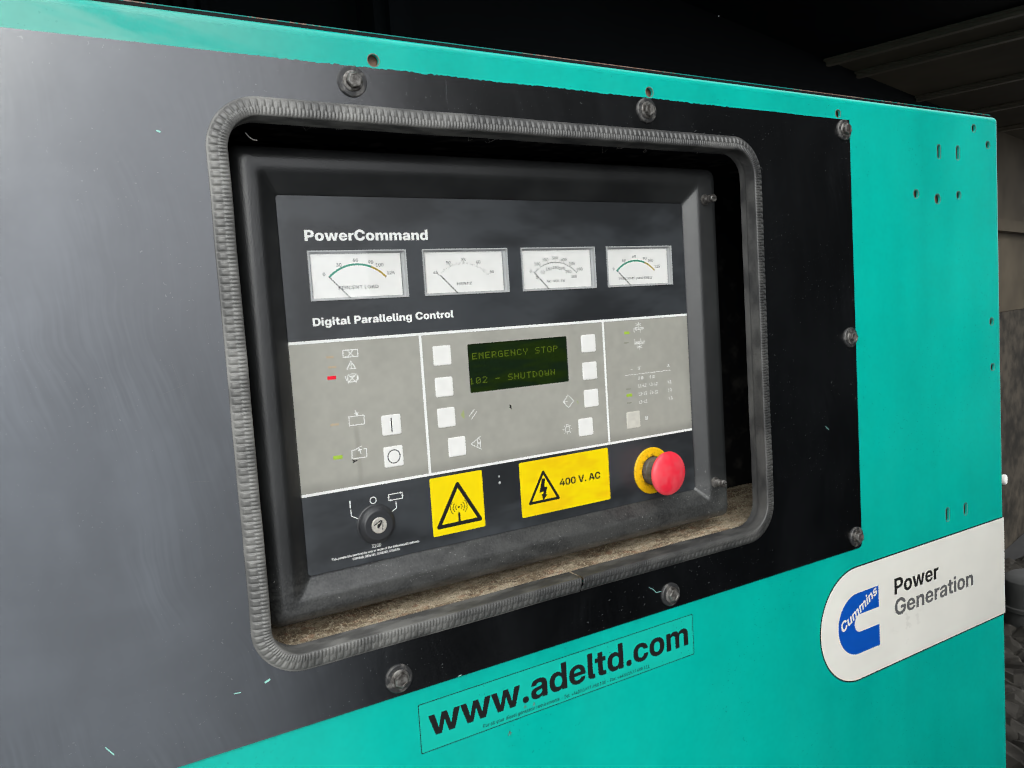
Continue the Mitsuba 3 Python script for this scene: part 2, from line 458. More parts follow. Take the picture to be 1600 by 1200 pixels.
low = trimesh.creation.extrude_polygon(Polygon([(0.50, -0.88), (1.20, -0.88), (1.20, -1.0), (0.50, -1.0)]), 1.49, engine='earcut')
put('added_low_wall', low, 'mat_soot', panel=False)  # unseen block, added to shade the lower right of the panel
thing('added_low_wall', 'low dark block added out of view in front to shade the lower right', 'wall')
put('added_side_wall', sw, 'mat_soot', panel=False)
# rubble on the floor behind, a grey pipe stub and a white cap on the wall
cells = []
for k in range(420):
    s, t, r = rng.uniform(2.6, 4.8), rng.uniform(0.45, TW - 0.1), rng.uniform(0.03, 0.085)
    b = trimesh.creation.icosphere(subdivisions=1, radius=r)
    b.vertices *= rng.uniform(0.6, 1.25, b.vertices.shape) * np.array([1, 1, 0.7])
    b.apply_translation(sp(s, t, r * 0.35))
    cells.append(b)
put('rubble', cells, 'mat_rubble', panel=False, label='dark rubble lying on the floor behind the generator', kind='stuff')
px, py = 3.47, 1.70 - 0.55
pv = lathe([(0.0, 0.26), (0.085, 0.26), (0.105, 0.245), (0.11, 0.22), (0.11, 0.0)], 0, 0, 40)
pv.apply_translation((px, py, 0))
pv.fix_normals()
thing('grey_drum', 'short dull grey drum on the floor behind the lower right edge', 'drum')
put('grey_drum__shell', pv, 'mat_pipe', True and 40, panel=False)
hoop = lathe([(0.108, 0.12), (0.116, 0.125), (0.116, 0.14), (0.108, 0.145)], 0, 0, 40)
hoop.apply_translation((px, py, 0))
put('grey_drum__hoop', hoop, 'mat_pipe', 40, panel=False)
cap = lathe([(0.028, 0), (0.028, 0.012), (0.023, 0.018), (0.001, 0.02)], 0, 0, 32)
q = np.asarray(cap.vertices)
c0 = np.array(sp(4.91, TW - 0.006, Z0 - 1.045))
cap = trimesh.Trimesh(c0 + q[:, :1] * np.r_[A, 0] - q[:, 2:] * np.r_[Bk, 0] + q[:, 1:2] * np.array([0, 0, 1.0]), cap.faces, process=False)
put('wall_cap', cap, 'mat_white', 40, panel=False)
thing('wall_cap', 'small white round cap on the brown wall at the right edge', 'cap')

# ------------------------------------------------------------------ generator enclosure
G = 'generator_enclosure'
thing(G, 'teal painted generator enclosure with a black plate bolted round a window', 'generator')
WG = -2.0                                # front of the teal sheet
UR, VT = 1059.5, 203.2                   # right and top edges
RB = 6.0
hole_round = [(241.5, 185.4, 4.2), (497.5, 185.2, 4.0), (753.0, 185.2, 3.9), (1005.0, 186.2, 4.3), (1035.1, 168.3, 4.3), (885.9, 106.7, 4.6), (927.3, 101.8, 5.4), (970.5, 107.0, 4.4), (1037.4, -45.5, 4.3), (1037.9, -101.8, 4.3)]
slots = [(932.0, 147.8, 163.0), (970.3, 148.0, 163.5), (934.3, -277.0, -261.2), (972.4, -276.3, -262.3)]
holes = [Point(u, v).buffer(r, 16) for u, v, r in hole_round] + [LineString([(u, a + 3), (u, b - 3)]).buffer(3.3, 8) for u, a, b in slots]
CUT = rrect(128, 625, -227.6, 146, 29, 8)
sheet = sbox(-1100, -1000, UR - RB, VT - RB).difference(union_all(holes + [CUT]))
parts = [slab(sheet, WG - 2.5, WG)]
prof = [(0, WG)] + [(RB * math.sin(a), WG - RB + RB * math.cos(a)) for a in np.linspace(0.15, math.pi / 2, 8)] + [(RB, WG - 26)]
path = [((-1100, VT - RB), (0, 1)), ((UR - RB, VT - RB), (0, 1))]
path += [((UR - RB, VT - RB), (math.sin(a), math.cos(a))) for a in np.linspace(0.2, math.pi / 2 - 0.2, 6)]
path += [((UR - RB, VT - RB), (1, 0)), ((UR - RB, -1000), (1, 0))]
bend = loft([np.array([(b[0] + n_[0] * k, b[1] + n_[1] * k, w) for k, w in prof]) for b, n_ in path], close=False)
parts.append(bend)
put(G + '__side_panel', parts, 'mat_green', 25)
for i, h in enumerate(holes):
    put(G + '__hole_rim', slab(h.buffer(0.6).difference(h), WG - 0.2, WG + 0.12), 'mat_bare_rim')
put(G + '__top_lip', slab(sbox(-1100, 203.4, UR - 2, 207.6), -14, -10.5), 'mat_rusty_green')
put(G + '__gap_shade', slab(sbox(-1100, 203.3, UR - 3, 206.2), -10.4, -8.6), 'mat_dark')  # dark strip standing for the shadow in the gap below the lip
put(G + '__inner_frame', slab(sbox(872, -1000, UR - 8, 196), -9.5, -7.5), 'mat_rust')
put(G + '__inner_rail', slab(sbox(-1100, 150, 859, 196), -9.5, -7.5), 'mat_rust')
put(G + '__end_panel', slab(sbox(UR - 3, -1000, UR - 0.5, VT - 8), -680, WG - 26.5), 'mat_green')
put(G + '__roof_panel', slab(sbox(-1100, VT - 14, UR - 4, VT - 11), -680, -36), 'mat_green')
put(G + '__base_rail', slab(sbox(-1100, -1449, UR - 2, -1001), -680, -6), 'mat_dark')

# black plate with a ragged painted upper edge
top = []
for u in np.arange(768.3, -190, -0.8):
    amp = 0.8 if 160 < u < 600 else 0.22
    top.append((u, 179.4 + amp * (meshkit.fbm(np.array([u * 0.5, 0, 0]), 3) - 0.5) * 2 + 0.5 * (meshkit.noise(np.array([u * 0.02, 5, 0])) - 0.5)))
outline = Polygon([(-190, -273.8), (763.5, -273.8), (766.6, -272.6), (768.3, -269.6)] + top)
put(G + '__black_plate', slab(outline.difference(CUT), WG + 0.05, 0.0), 'mat_black', label='glossy black plate with dusty smears and a pale sheen coloured in at left, round the window')
chip_list = [[(29.2, -247.0), (33.3, -252.9)], [(107.1, -236.6), (111.2, -237.0)], [(127.9, -234.9), (130.5, -233.9)], [(272.0, -273.2), (274.6, -272.9)],
             [(93.4, 127.3), (95.2, 126.7)], [(466.4, -248.5), (471.5, -251.4), (474.3, -255.0), (480.3, -255.3)], [(714.5, -134.9), (717.0, -137.6), (719.4, -138.9)]]
for c, w in zip(chip_list, (0.7, 0.6, 1.4, 0.6, 1.0, 0.4, 0.35)):
    put(G + '__paint_chip', slab(strokes([c], w), -0.05, 0.09), 'mat_chip')

# scratches and dust specks on the black plate
sc = [[(88.6, -15.5), (95.2, -42.0)], [(79.5, -35.6), (97.0, -29.5)], [(110.8, 8.5), (112.2, -2.0)], [(92.5, -92.3), (105, -93.5)], [(93.6, -183.5), (96.9, -189.3)], [(67.5, -199.7), (58.8, -203.0)], [(297.2, 176.6), (297.0, 159.4)]]
put(G + '__scratch', [slab(strokes([c], 0.2), -0.05, 0.06) for c in sc], 'mat_scratch', kind='stuff')

# bolts
bx_, bz_, dx_, dz_ = 223.3, 168.5, 267.6, 214.4
bolts = [(0, 0, 12), (1, 0, 25), (2, 0, 40), (2, 1, 8), (2, 2, 20), (1, 2, 50), (0, 2, 33)]
for i, j, rot in bolts:
    u, v = bx_ + dx_ * i, bz_ - dz_ * j
    b = numbered(G + '__bolt')
    w = lathe([(10.6, 0.0), (10.6, 1.3), (10.0, 1.9), (6.4, 2.1), (6.0, 1.9)], u, v, 48)
    a = np.radians(rot + 60 * np.arange(6))
    R1 = np.stack([u + 5.6 * np.cos(a), v + 5.6 * np.sin(a), np.full(6, 1.8)], 1)
    R2 = R1.copy(); R2[:, 2] = 5.6
    R3 = np.stack([u + 5.0 * np.cos(a), v + 5.0 * np.sin(a), np.full(6, 6.5)], 1)
    R4 = np.stack([u + 3.9 * np.cos(a), v + 3.9 * np.sin(a), np.full(6, 6.6)], 1)
    R5 = np.stack([u + 3.5 * np.cos(a), v + 3.5 * np.sin(a), np.full(6, 6.2)], 1)
    fl = lathe([(7.1, 1.7), (7.2, 2.6), (6.4, 3.1), (5.2, 3.3)], u, v, 36)
    put(b, w, 'mat_washer', 35)
    put(b + '__head', [loft([R1, R2, R3, R4, R5], cap=True), fl], 'mat_steel', 20)

# ribbed trim round the window: one long moulding, its ends meeting in the lower side
NO = 36.0
o0, o1, q0, q1 = 121.4, 631.4, -234.2, 152.8


def trim_path(step):
    segs = []
    start = 391.0
    pts = [(start + 0.5, q0, 0, -1)]

    def line(a, b, n_):
        L = math.hypot(b[0] - a[0], b[1] - a[1])
        k = max(1, int(L / step))
        for i in range(1, k + 1):
            pts.append((a[0] + (b[0] - a[0]) * i / k, a[1] + (b[1] - a[1]) * i / k, *n_))

    def arc(c, a0, a1):
        k = max(4, int(NO * math.radians(90) / step))
        for i in range(1, k + 1):
            a = math.radians(a0 + (a1 - a0) * i / k)
            pts.append((c[0] + NO * math.cos(a), c[1] + NO * math.sin(a), math.cos(a), math.sin(a)))

    line((start + 0.5, q0), (o1 - NO, q0), (0, -1)); arc((o1 - NO, q0 + NO), -90, 0)
    line((o1, q0 + NO), (o1, q1 - NO), (1, 0)); arc((o1 - NO, q1 - NO), 0, 90)
    line((o1 - NO, q1), (o0 + NO, q1), (0, 1)); arc((o0 + NO, q1 - NO), 90, 180)
    line((o0, q1 - NO), (o0, q0 + NO), (-1, 0)); arc((o0 + NO, q0 + NO), 180, 270)
    line((o0 + NO, q0), (start - 0.5, q0), (0, -1))
    return np.array(pts)


tp = trim_path(0.62)
s_ = np.r_[0, np.cumsum(np.hypot(*np.diff(tp[:, :2], axis=0).T))]
# profile: distance in from the outer edge, height; weight of the outer and the inner rib rows
prof = [(0.0, 0.05, 0, 0), (0.05, 0.8, 0, 0), (0.6, 1.1, 0, 0), (1.2, 1.0, 0.0, 0), (1.8, 2.2, 0.7, 0), (2.8, 2.9, 1.0, 0), (4.4, 3.5, 1.0, 0), (6.2, 3.9, 0.8, 0.0), (7.0, 3.8, 0.0, 0.2), (7.8, 4.1, 0, 1.0),
        (9.2, 4.3, 0, 1.0), (10.8, 4.35, 0, 0.8), (12.0, 4.2, 0, 0.2), (12.7, 3.9, 0, 0), (13.0, 3.2, 0, 0), (13.1, 0.5, 0, 0.1), (13.2, -3.0, 0, 0.45), (13.3, -6.0, 0, 0.45), (13.5, -7.2, 0, 0), (12.9, -8.2, 0, 0), (13.5, -9.2, 0, 0), (13.6, -14.0, 0, 0)]
PITCH = 5.2
ph = s_ / PITCH * 2 * math.pi
wob = 1.6 * (meshkit.fbm(np.stack([s_ * 0.02, s_ * 0, s_ * 0], 1), 3, 3) - 0.5)
r_out = 1 - np.exp(-np.sin(ph / 2) ** 2 / 0.16)
r_out2 = 0.35 * np.clip(np.sin(ph), 0, 1) ** 2
r_in = 1 - np.exp(-np.sin(ph) ** 2 / 0.18)
rings = []
for d, h, wo, wi in prof:
    k = (r_out - 0.75 + r_out2 * (0.4 if d > 4 else 0)) * 1.35 * wo + (r_in - 0.5) * 1.1 * wi
    lift = np.where(s_ < 9, 1.6 * (1 - s_ / 9) ** 2, 0) * (d > 6)
    inward = d - 0.6 * wob + (0.35 * (r_in - 0.5) * wi if d > 13 else 0)
    hh = h + (k if d < 13 else 0) + lift
    rings.append(np.stack([tp[:, 0] - tp[:, 2] * inward, tp[:, 1] - tp[:, 3] * inward, hh], 1))
n_ = len(tp)
vv = np.vstack(rings)
ff = []
idx = np.arange(n_ - 1)
for i in range(len(prof) - 1):
    a = i * n_ + idx
    ff.append(np.stack([a, a + 1, a + n_ + 1], 1)); ff.append(np.stack([a, a + n_ + 1, a + n_], 1))
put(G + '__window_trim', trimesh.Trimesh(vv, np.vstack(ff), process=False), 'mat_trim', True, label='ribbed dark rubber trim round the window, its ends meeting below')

# the recess behind the window
RU0, RU1, RV0, RV1, RD = 60.0, 840.0, -228.0, 149.0, -162.0
gx, gy = np.meshgrid(np.linspace(RU0, RU1, 640), np.linspace(-7.0, RD, 150), indexing='ij')
hz = 3.0 * (meshkit.fbm(np.stack([gx * 0.12, gy * 0.12, gx * 0], -1), 4, 2) - 0.5) + 1.6 * (meshkit.noise(np.stack([gx * 0.8, gy * 0.8, gx * 0], -1), 4) - 0.5)
fv = np.stack([gx, RV0 + hz, gy], -1).reshape(-1, 3)
a = (np.arange(639)[:, None] * 150 + np.arange(149)[None]).ravel()
put(G + '__foam_lining', trimesh.Trimesh(fv, np.vstack([np.stack([a, a + 151, a + 1], 1), np.stack([a, a + 150, a + 151], 1)]), process=False), 'mat_foam', True, label='brown fibrous foam on the recess floor')
wall = slab(sbox(RU0 - 30, RV0 - 30, RU1 + 30, RV1 + 30).difference(sbox(RU0, RV0 - 4, RU1, RV1)), RD, -16)
put(G + '__recess_wall', [wall, slab(sbox(RU0 - 30, RV0 - 30, RU1 + 30, RV1 + 30), RD - 3, RD - 0.2)], 'mat_liner')
fl = []
for k in range(24):
    u0 = rng.uniform(170, 600); w0 = rng.uniform(-40, -9)
    n0 = rng.integers(5, 9)
    p0 = np.array([u0, RV1 - rng.uniform(0, 6), w0])
    pts = p0 + np.cumsum(rng.normal(0, 2.2, (n0, 3)), 0) * np.array([1.2, 0.7, 0.6])
    r = rng.uniform(0.06, 0.15)
    fl.append(loft([np.stack([q_[0] + r * np.cos(t_), q_[1] + r * np.sin(t_), np.full(5, q_[2])], 1) for q_ in pts for t_ in [np.arange(5) * 1.2566]]))
fl.append(loft([np.stack([x + 0.4 * np.cos(t_), y + 0.4 * np.sin(t_), np.full(5, -12.0)], 1) for x, y in [(150.5, 132), (152.5, 129.5), (155, 127.8), (157.5, 127.6)] for t_ in [np.arange(5) * 1.2566]]))
put(G + '__cobweb', fl, 'mat_fluff', kind='stuff')

# website sticker
W = G + '__website_sticker'
SW = WG
rect = rrect(237.5, 518.5, -324.8, -286.2, 1.2)
put(W, slab(rect, SW + 0.02, SW + 0.12), 'mat_sticker_clear', label='clear sticker with a web address in bold black letters')
put(W + '__border_line', slab(rect.difference(rrect(238.1, 517.9, -324.2, -286.8, 1.0)), SW + 0.1, SW + 0.2), 'mat_print_black')
put(W + '__web_address', slab(text('www.adeltd.com', 245.0, -313.6, 22.6, 268.4, 720), SW + 0.1, SW + 0.22), 'mat_print_black')
put(W + '__small_print', slab(text('For all your diesel generator requirements - Tel: +44(0)1977 658 100 - Fax: +44(0)1977 608 111', 291.5, -322.0, 2.8, 172.6, 560, opsz=14), SW + 0.1, SW + 0.2), 'mat_print_black')
# brand sticker
Bd = G + '__brand_sticker'
top_, bot_ = -295.4, -420.2
rc = (top_ - bot_) / 2
shape = Point(698.1 + rc, (top_ + bot_) / 2).buffer(rc, 32).union(sbox(698.1 + rc, bot_, 1058.3, top_)).buffer(0)
put(Bd, slab(shape, SW + 0.02, SW + 0.14), 'mat_sticker_white', label='white round ended sticker with a blue letter emblem')
put(Bd + '__border_line', slab(shape.buffer(1.5).difference(shape).intersection(sbox(600, -500, 1053.4, 0)), SW + 0.02, SW + 0.1), 'mat_print_black')
cu0, ct, cb, cr = 726.9, -324.0, -391.6, 797.4
rC = (ct - cb) / 2
Cs = Point(cu0 + rC, (ct + cb) / 2).buffer(rC, 32).union(sbox(cu0 + rC, cb, cr, ct)).union(sbox(cu0 + rC - 2, cb, cr, ct))
ri = 9.9
Cs = Cs.difference(Point(754.2 + ri, -357.9).buffer(ri, 24).union(sbox(754.2 + ri, -357.9 - ri, cr + 5, -357.9 + ri)))
put(Bd + '__emblem', slab(Cs, SW + 0.12, SW + 0.24), 'mat_sticker_blue')
cm = text('Cummins', 0, 0, 11.2, 70.0, 740)
cm = affinity.skew(cm, xs=14, origin=(0, 0))
cm = affinity.rotate(cm, math.degrees(math.atan2(29.2, 60.2)), origin=(0, 0))
put(Bd + '__emblem_lettering', slab(affinity.translate(cm, 732.6, -362.6), SW + 0.22, SW + 0.34), 'mat_sticker_white')
put(Bd + '__first_word', slab(text('Power', 824.9, -341.6, 18.6, 88.2, 720), SW + 0.12, SW + 0.24), 'mat_print_black')
put(Bd + '__second_word', slab(text('Generation', 825.4, -366.6, 19.2, 161.8, 700), SW + 0.12, SW + 0.24), 'mat_print_grey')
put(Bd + '__scratch', slab(strokes([[(719, -383.6), (731.5, -381.2)]], 0.9), SW + 0.1, SW + 0.2), 'mat_white')
# chips in the paint under the plate
nicks = [((314, -335.5), (315, -332.5), (316.5, -334), (315.2, -335.5)), ((338.8, -318), (340, -316.2), (340.5, -318.6)), ((330, -317.5), (331.5, -316.0), (332.3, -317.6))]
put(G + '__paint_nick', [slab(strokes([s], 0.45), SW - 0.05, SW + 0.26) for s in nicks], 'mat_rust', kind='stuff')

# ------------------------------------------------------------------ control panel
C = 'control_panel'
thing(C, 'black framed control panel with gauges and buttons set in the window', 'control panel')
WR, WF = -35.2, -44.8
O_ = (145.3, 611.0, -216.5, 131.0)
I_ = (164.3, 582.0, -196.0, 112.8)
F_ = (176.4, 570.0, -183.6, 97.0)


def lerp_rect(a_, b_, t):
    return [a_[k] + (b_[k] - a_[k]) * t for k in range(4)]


def inset(a_, d):
    return (a_[0] + d, a_[1] - d, a_[2] + d, a_[3] - d)


hr = [ring(*O_, 7, -150, 8), ring(*O_, 7, WR - 13, 8), ring(*inset(O_, 0.6), 7, WR - 8, 8), ring(*inset(O_, 2.2), 7, WR - 4.2, 8), ring(*inset(O_, 4.8), 6, WR - 1.6, 8), ring(*inset(O_, 8.0), 5, WR - 0.3, 8),
      ring(*inset(O_, 10.5), 5, WR, 8), ring(*inset(I_, -3.5), 5, WR, 8), ring(*inset(I_, -1.4), 4.5, WR - 0.4, 8), ring(*lerp_rect(I_, F_, 0.10), 4, WR - 1.3, 8),
      ring(*lerp_rect(I_, F_, 0.85), 3, WF + 1.6, 8), ring(*lerp_rect(I_, F_, 0.97), 3, WF + 0.4, 8), ring(*inset(F_, -0.1), 3, WF - 0.6, 8), ring(*inset(F_, 6), 2, WF - 0.8, 8)]
put(C + '__housing', loft(hr), 'mat_housing', 40)

# four gauges
gu = [196.0, 289.2, 382.0, 474.4]
GW, GT, GB = 79.0, 57.0, 20.0
gauge_holes = [sbox(u, GB, u + GW, GT) for u in gu]
dispR = rrect(324.2, 424.5, -61.5, -21.2, 1.2)
face = rrect(*F_, 2.5).difference(union_all([h.buffer(-0.4) for h in gauge_holes] + [dispR]))
face = rrect(F_[0], F_[1], F_[2], F_[3], 2.5) if False else Polygon([(176.4, -183.6), (570, -183.6), (570, 97), (176.4, 97)]).buffer(-2.5).buffer(2.5).difference(union_all([h.buffer(-0.4) for h in gauge_holes] + [dispR]))
put(C + '__face_plate', slab(face, WF - 0.7, WF), 'mat_face', label='black printed face plate with dusty smears')
LT, LB = -10.0, -123.2
fields = [(176.4, 281.0), (283.2, 464.9), (467.1, 570.0)]
for i, (a_, b_) in enumerate(fields):
    put(C + '__grey_field', slab(sbox(a_, LB + 1.05, b_, LT - 1.05).difference(dispR), WF - 0.1, WF + 0.10), 'mat_grey')
put(C + '__white_line', slab(sbox(176.4, LT - 1.05, 570, LT + 1.05), WF - 0.1, WF + 0.16), 'mat_print_white')
put(C + '__white_line', slab(sbox(176.4, LB - 1.05, 570, LB + 1.05), WF - 0.1, WF + 0.16), 'mat_print_white')
for a_, b_ in ((281.0, 283.2), (464.9, 467.1)):
    put(C + '__white_line', slab(sbox(a_, LB + 1.05, b_, LT - 1.05), WF - 0.1, WF + 0.14), 'mat_print_white')
put(C + '__title', slab(text('PowerCommand', 194.6, 64.2, 8.1, 101.3, 830), WF - 0.05, WF + 0.1), 'mat_print_white')
put(C + '__subtitle', slab(text('Digital Paralleling Control', 195.6, 1.6, 6.0, 118.0, 820), WF - 0.05, WF + 0.1), 'mat_print_white')
WC = WF - 2.8                            # gauge cards lie behind the face


def arc_pts(p, n=40, f0=0.0, f1=1.0):
    """points along the circle through three points, from the first to the last"""
    (x1, y1), (x2, y2), (x3, y3) = p
    d = 2 * (x1 * (y2 - y3) + x2 * (y3 - y1) + x3 * (y1 - y2))
    ux = ((x1**2 + y1**2) * (y2 - y3) + (x2**2 + y2**2) * (y3 - y1) + (x3**2 + y3**2) * (y1 - y2)) / d
    uy = ((x1**2 + y1**2) * (x3 - x2) + (x2**2 + y2**2) * (x1 - x3) + (x3**2 + y3**2) * (x2 - x1)) / d
    r = math.hypot(x1 - ux, y1 - uy)
    a0, a1 = math.atan2(y1 - uy, x1 - ux), math.atan2(y3 - uy, x3 - ux)
    t = np.linspace(a0 + (a1 - a0) * f0, a0 + (a1 - a0) * f1, n)
    return np.stack([ux + r * np.cos(t), uy + r * np.sin(t)], 1), (ux, uy, r, a0, a1)


def ticks(p, fr, l0, l1, w):
    _, (ux, uy, r, a0, a1) = arc_pts(p)
    g = []
    for f in fr:
        a = a0 + (a1 - a0) * f
        g.append([(ux + (r + l0) * math.cos(a), uy + (r + l0) * math.sin(a)), (ux + (r + l1) * math.cos(a), uy + (r + l1) * math.sin(a))])
    return strokes(g, w, 2)


def numbers(items, h):
    return union_all([text(s, u, v - h / 2, h, align='c', weight=560, opsz=14) for s, u, v in items])


KC = 1.0055                              # the cards lie a little deeper than the plane they were measured in
gd = [
    dict(name='PERCENT LOAD', arc=[(210.8, 36.9), (234.5, 46.2), (256.2, 36.2)], n=[('0', 207, 39.3), ('30', 219, 46.1), ('60', 232.4, 49.3), ('90', 244.6, 47.6), ('100', 251.6, 45.4), ('125', 260.4, 39.2)], t=(233.4, 27.7), tw=32.6, needle=[(210.8, 37.1), (225.9, 21.2)], color=True),
    dict(name='HERTZ', arc=[(302.7, 35.6), (325.1, 44.9), (347.2, 35.0)], n=[('45', 299.1, 38.3), ('50', 311.1, 45.7), ('55', 325.2, 48.0), ('60', 338.9, 45.8), ('65', 351.4, 37.6)], t=(324.8, 27.4), tw=14.4, h=2.3, needle=[(303.1, 35.8), (318.1, 20.9)], color=False),
    dict(name='AC VOLTS', arc=[(393.8, 35.2), (415.8, 43.9), (438.6, 34.4)], n=[('0', 390, 37.0), ('100', 397.2, 42.8), ('200', 405.8, 46.2), ('300', 416.1, 47.6), ('400', 425.2, 46.0), ('500', 434.0, 42.4), ('600', 442.0, 37.4)], t=(415.5, 26.6), tw=20, h=2.1, needle=[(393.8, 35.2), (408.4, 20.3)], color=False,
         lo=[('0', 396.2, 31.3), ('50', 402.4, 35.7), ('100', 409.0, 38.2), ('150', 416.1, 39.4), ('200', 422.8, 38.4), ('250', 429.8, 35.4), ('300', 435.4, 31.0)]),
    dict(name='PERCENT AMPERES', arc=[(484.3, 34.3), (506.6, 43.5), (529.8, 34.0)], n=[('0', 480.7, 36.4), ('30', 493.1, 44.0), ('60', 505.6, 47.4), ('90', 518.4, 45.3), ('100', 525.4, 43.4), ('125', 533.6, 37.7)], t=(506.4, 26.3), tw=41, h=2.1, needle=[(485.0, 34.3), (500.2, 20.3)], color=True),
]
glab = ['leftmost gauge marked percent load, with a green and amber scale', 'second gauge from the left marked hertz', 'third gauge marked AC volts, with two rows of figures', 'rightmost gauge marked percent amperes']
for u, g, lab in zip(gu, gd, glab):
    K = numbered(C + '__gauge')
    u1 = u + GW
    fr = sbox(u, GB, u1, GT)
    # clear plastic case: side walls from the card to the front, then the pane
    wallm = slab(fr.difference(sbox(u + 0.9, GB + 0.9, u1 - 0.9, GT - 0.9)), WC - 0.6, WF + 1.0)
    step = slab(sbox(u + 0.9, GB + 0.9, u1 - 0.9, GT - 0.9).difference(sbox(u + 2.2, GB + 1.7, u1 - 3.4, GT - 2.0)), WC - 0.6, WC + 0.9)
    put(K, [wallm, step, slab(sbox(u + 0.9, GB + 0.9, u1 - 0.9, GT - 0.9), WC - 1.0, WC - 0.62)], 'mat_case', label=lab)
    card = sbox(u + 2.8, GB + 1.9, u1 - 4.2, GT - 2.4)
    put(K + '__card', slab(card, WC - 0.6, WC + 1.0), 'mat_card')
    wc = WC + 1.0
    gm = [(a_ * KC, b_ * KC) for a_, b_ in g['arc']]
    pr = [numbers([(s, x * KC, y * KC) for s, x, y in g['n'] + g.get('lo', [])], 2.6)]
    if g['color']:
        a1, _ = arc_pts(gm, 30, 0, 0.72)
        a2, _ = arc_pts(gm, 20, 0.725, 1)
        put(K + '__scale_arc', slab(LineString(a1).buffer(0.75, cap_style='flat'), wc - 0.05, wc + 0.06), 'mat_scale_green')
        put(K + '__amber_arc', slab(LineString(a2).buffer(0.7, cap_style='flat'), wc - 0.05, wc + 0.06), 'mat_scale_amber')
        put(K + '__scale_marks', slab(ticks(gm, (0, 0.24, 0.48, 0.72, 0.8, 1.0), -1.1, 1.1, 0.28), wc - 0.05, wc + 0.1), 'mat_print_mid')
    elif 'lo' in g:
        a1, _ = arc_pts(gm, 40)
        tk = union_all([LineString(a1).buffer(0.28), ticks(gm, np.linspace(0, 1, 7), 0, 2.0, 0.25), ticks(gm, np.linspace(0, 1, 13), 0, 1.1, 0.18), ticks(gm, np.linspace(0, 1, 31), -0.9, 0, 0.15)])
        put(K + '__scale_marks', slab(tk, wc - 0.05, wc + 0.06), 'mat_print_mid')
    else:
        tk = union_all([ticks(gm, np.linspace(0, 1, 5), -0.6, 2.2, 0.28), ticks(gm, np.linspace(0, 1, 9), -0.6, 1.5, 0.22), ticks(gm, np.linspace(0, 1, 41), -0.6, 0.9, 0.16)])
        put(K + '__scale_marks', slab(tk, wc - 0.05, wc + 0.06), 'mat_print_mid')
    put(K + '__figures', slab(pr[0], wc - 0.05, wc + 0.07), 'mat_print_mid')
    put(K + '__caption', slab(text(g['name'], g['t'][0] * KC, g['t'][1] * KC, g.get('h', 2.6), g['tw'], 560, 'c', opsz=14), wc - 0.05, wc + 0.07), 'mat_print_mid')
    nd = [np.array(q_) * KC for q_ in g['needle']]
    put(K + '__needle', slab(LineString(nd).buffer(0.2), wc + 0.5, wc + 0.8), 'mat_print_black')
    pane = trimesh.Trimesh([(u + 0.9, GB + 0.9, WF + 0.8), (u1 - 0.9, GB + 0.9, WF + 0.8), (u1 - 0.9, GT - 0.9, WF + 0.8), (u + 0.9, GT - 0.9, WF + 0.8)], [[0, 1, 2], [0, 2, 3]], process=False)
    put(K + '__pane', pane, 'mat_pane')

# display
D_ = C + '__display'
put(D_, slab(rrect(323.6, 425.1, -62.1, -20.6, 1.2), WF - 2.0, WF - 0.9), 'mat_display', label='dark green display showing a shutdown message')
DOTS = {'E': '11111 10000 10000 11110 10000 10000 11111', 'M': '10001 11011 10101 10101 10001 10001 10001', 'R': '11110 10001 10001 11110 10100 10010 10001', 'G': '01110 10001 10000 10111 10001 10001 01111',
        'N': '10001 10001 11001 10101 10011 10001 10001', 'C': '01110 10001 10000 10000 10000 10001 01110', 'Y': '10001 10001 10001 01010 00100 00100 00100', 'S': '01111 10000 10000 01110 00001 00001 11110',
        'T': '11111 00100 00100 00100 00100 00100 00100', 'O': '01110 10001 10001 10001 10001 10001 01110', 'P': '11110 10001 10001 11110 10000 10000 10000', '1': '00100 01100 00100 00100 00100 00100 01110',
        '0': '01110 10001 10011 10101 11001 10001 01110', '2': '01110 10001 00001 00010 00100 01000 11111', '-': '00000 00000 00000 11111 00000 00000 00000', 'H': '10001 10001 10001 11111 10001 10001 10001',
        'U': '10001 10001 10001 10001 10001 10001 01110', 'D': '11100 10010 10001 10001 10001 10010 11100', 'W': '10001 10001 10001 10101 10101 10101 01010'}


def dots(s, u, v, pitch, dx, dy):
    bs = []
    for i, ch in enumerate(s):
        if ch == ' ':
            continue
        for r, row in enumerate(DOTS[ch].split()):
            for c_, on in enumerate(row):
                if on == '1':
                    x, y = u + i * pitch + c_ * dx, v + (6 - r) * dy
                    bs.append(sbox(x, y, x + dx * 0.86, y + dy * 0.86))
    return MultiPolygon(bs)


for s, u, v in (('EMERGENCY STOP', 328.6, -34.0), ('102 - SHUTDOWN', 324.4, -54.4)):
    put(D_ + '__message', slab(dots(s, u, v, 6.28, 0.92, 0.76), WF - 0.95, WF - 0.82), 'mat_pixel')

# buttons
btn = [(300.4, -28.4), (300.2, -53.9), (300.3, -78.9), (308.1, -104.0), (448.2, -29.3), (448.0, -54.1), (448.0, -79.0), (440.0, -104.4)]
blab = ['top button of the left column beside the display', 'second button of the left column beside the display', 'third button of the left column, beside two slashes', 'lowest button of the left column, beside an eye symbol',
        'top button right of the display', 'second button right of the display', 'third button right of the display, beside a diamond', 'lowest button right of the display, beside a lamp symbol']
for (u, v), lab in zip(btn, blab):
    put(C + '__button', pad(u - 8.0, u + 8.0, v - 7.9, v + 7.9, 1.4, WF + 0.05, WF + 0.75), 'mat_white', 25, label='white square ' + lab)
put(C + '__button', pad(487.9, 503.9, -112.5, -96.9, 1.4, WF + 0.05, WF + 0.75), 'mat_dirty_white', 25, label='grimy white button on the right field')
k = put(C + '__button', pad(243.7, 259.9, -86.8, -70.9, 1.4, WF + 0.05, WF + 0.75), 'mat_white', 25, label='white start button marked with a bar')
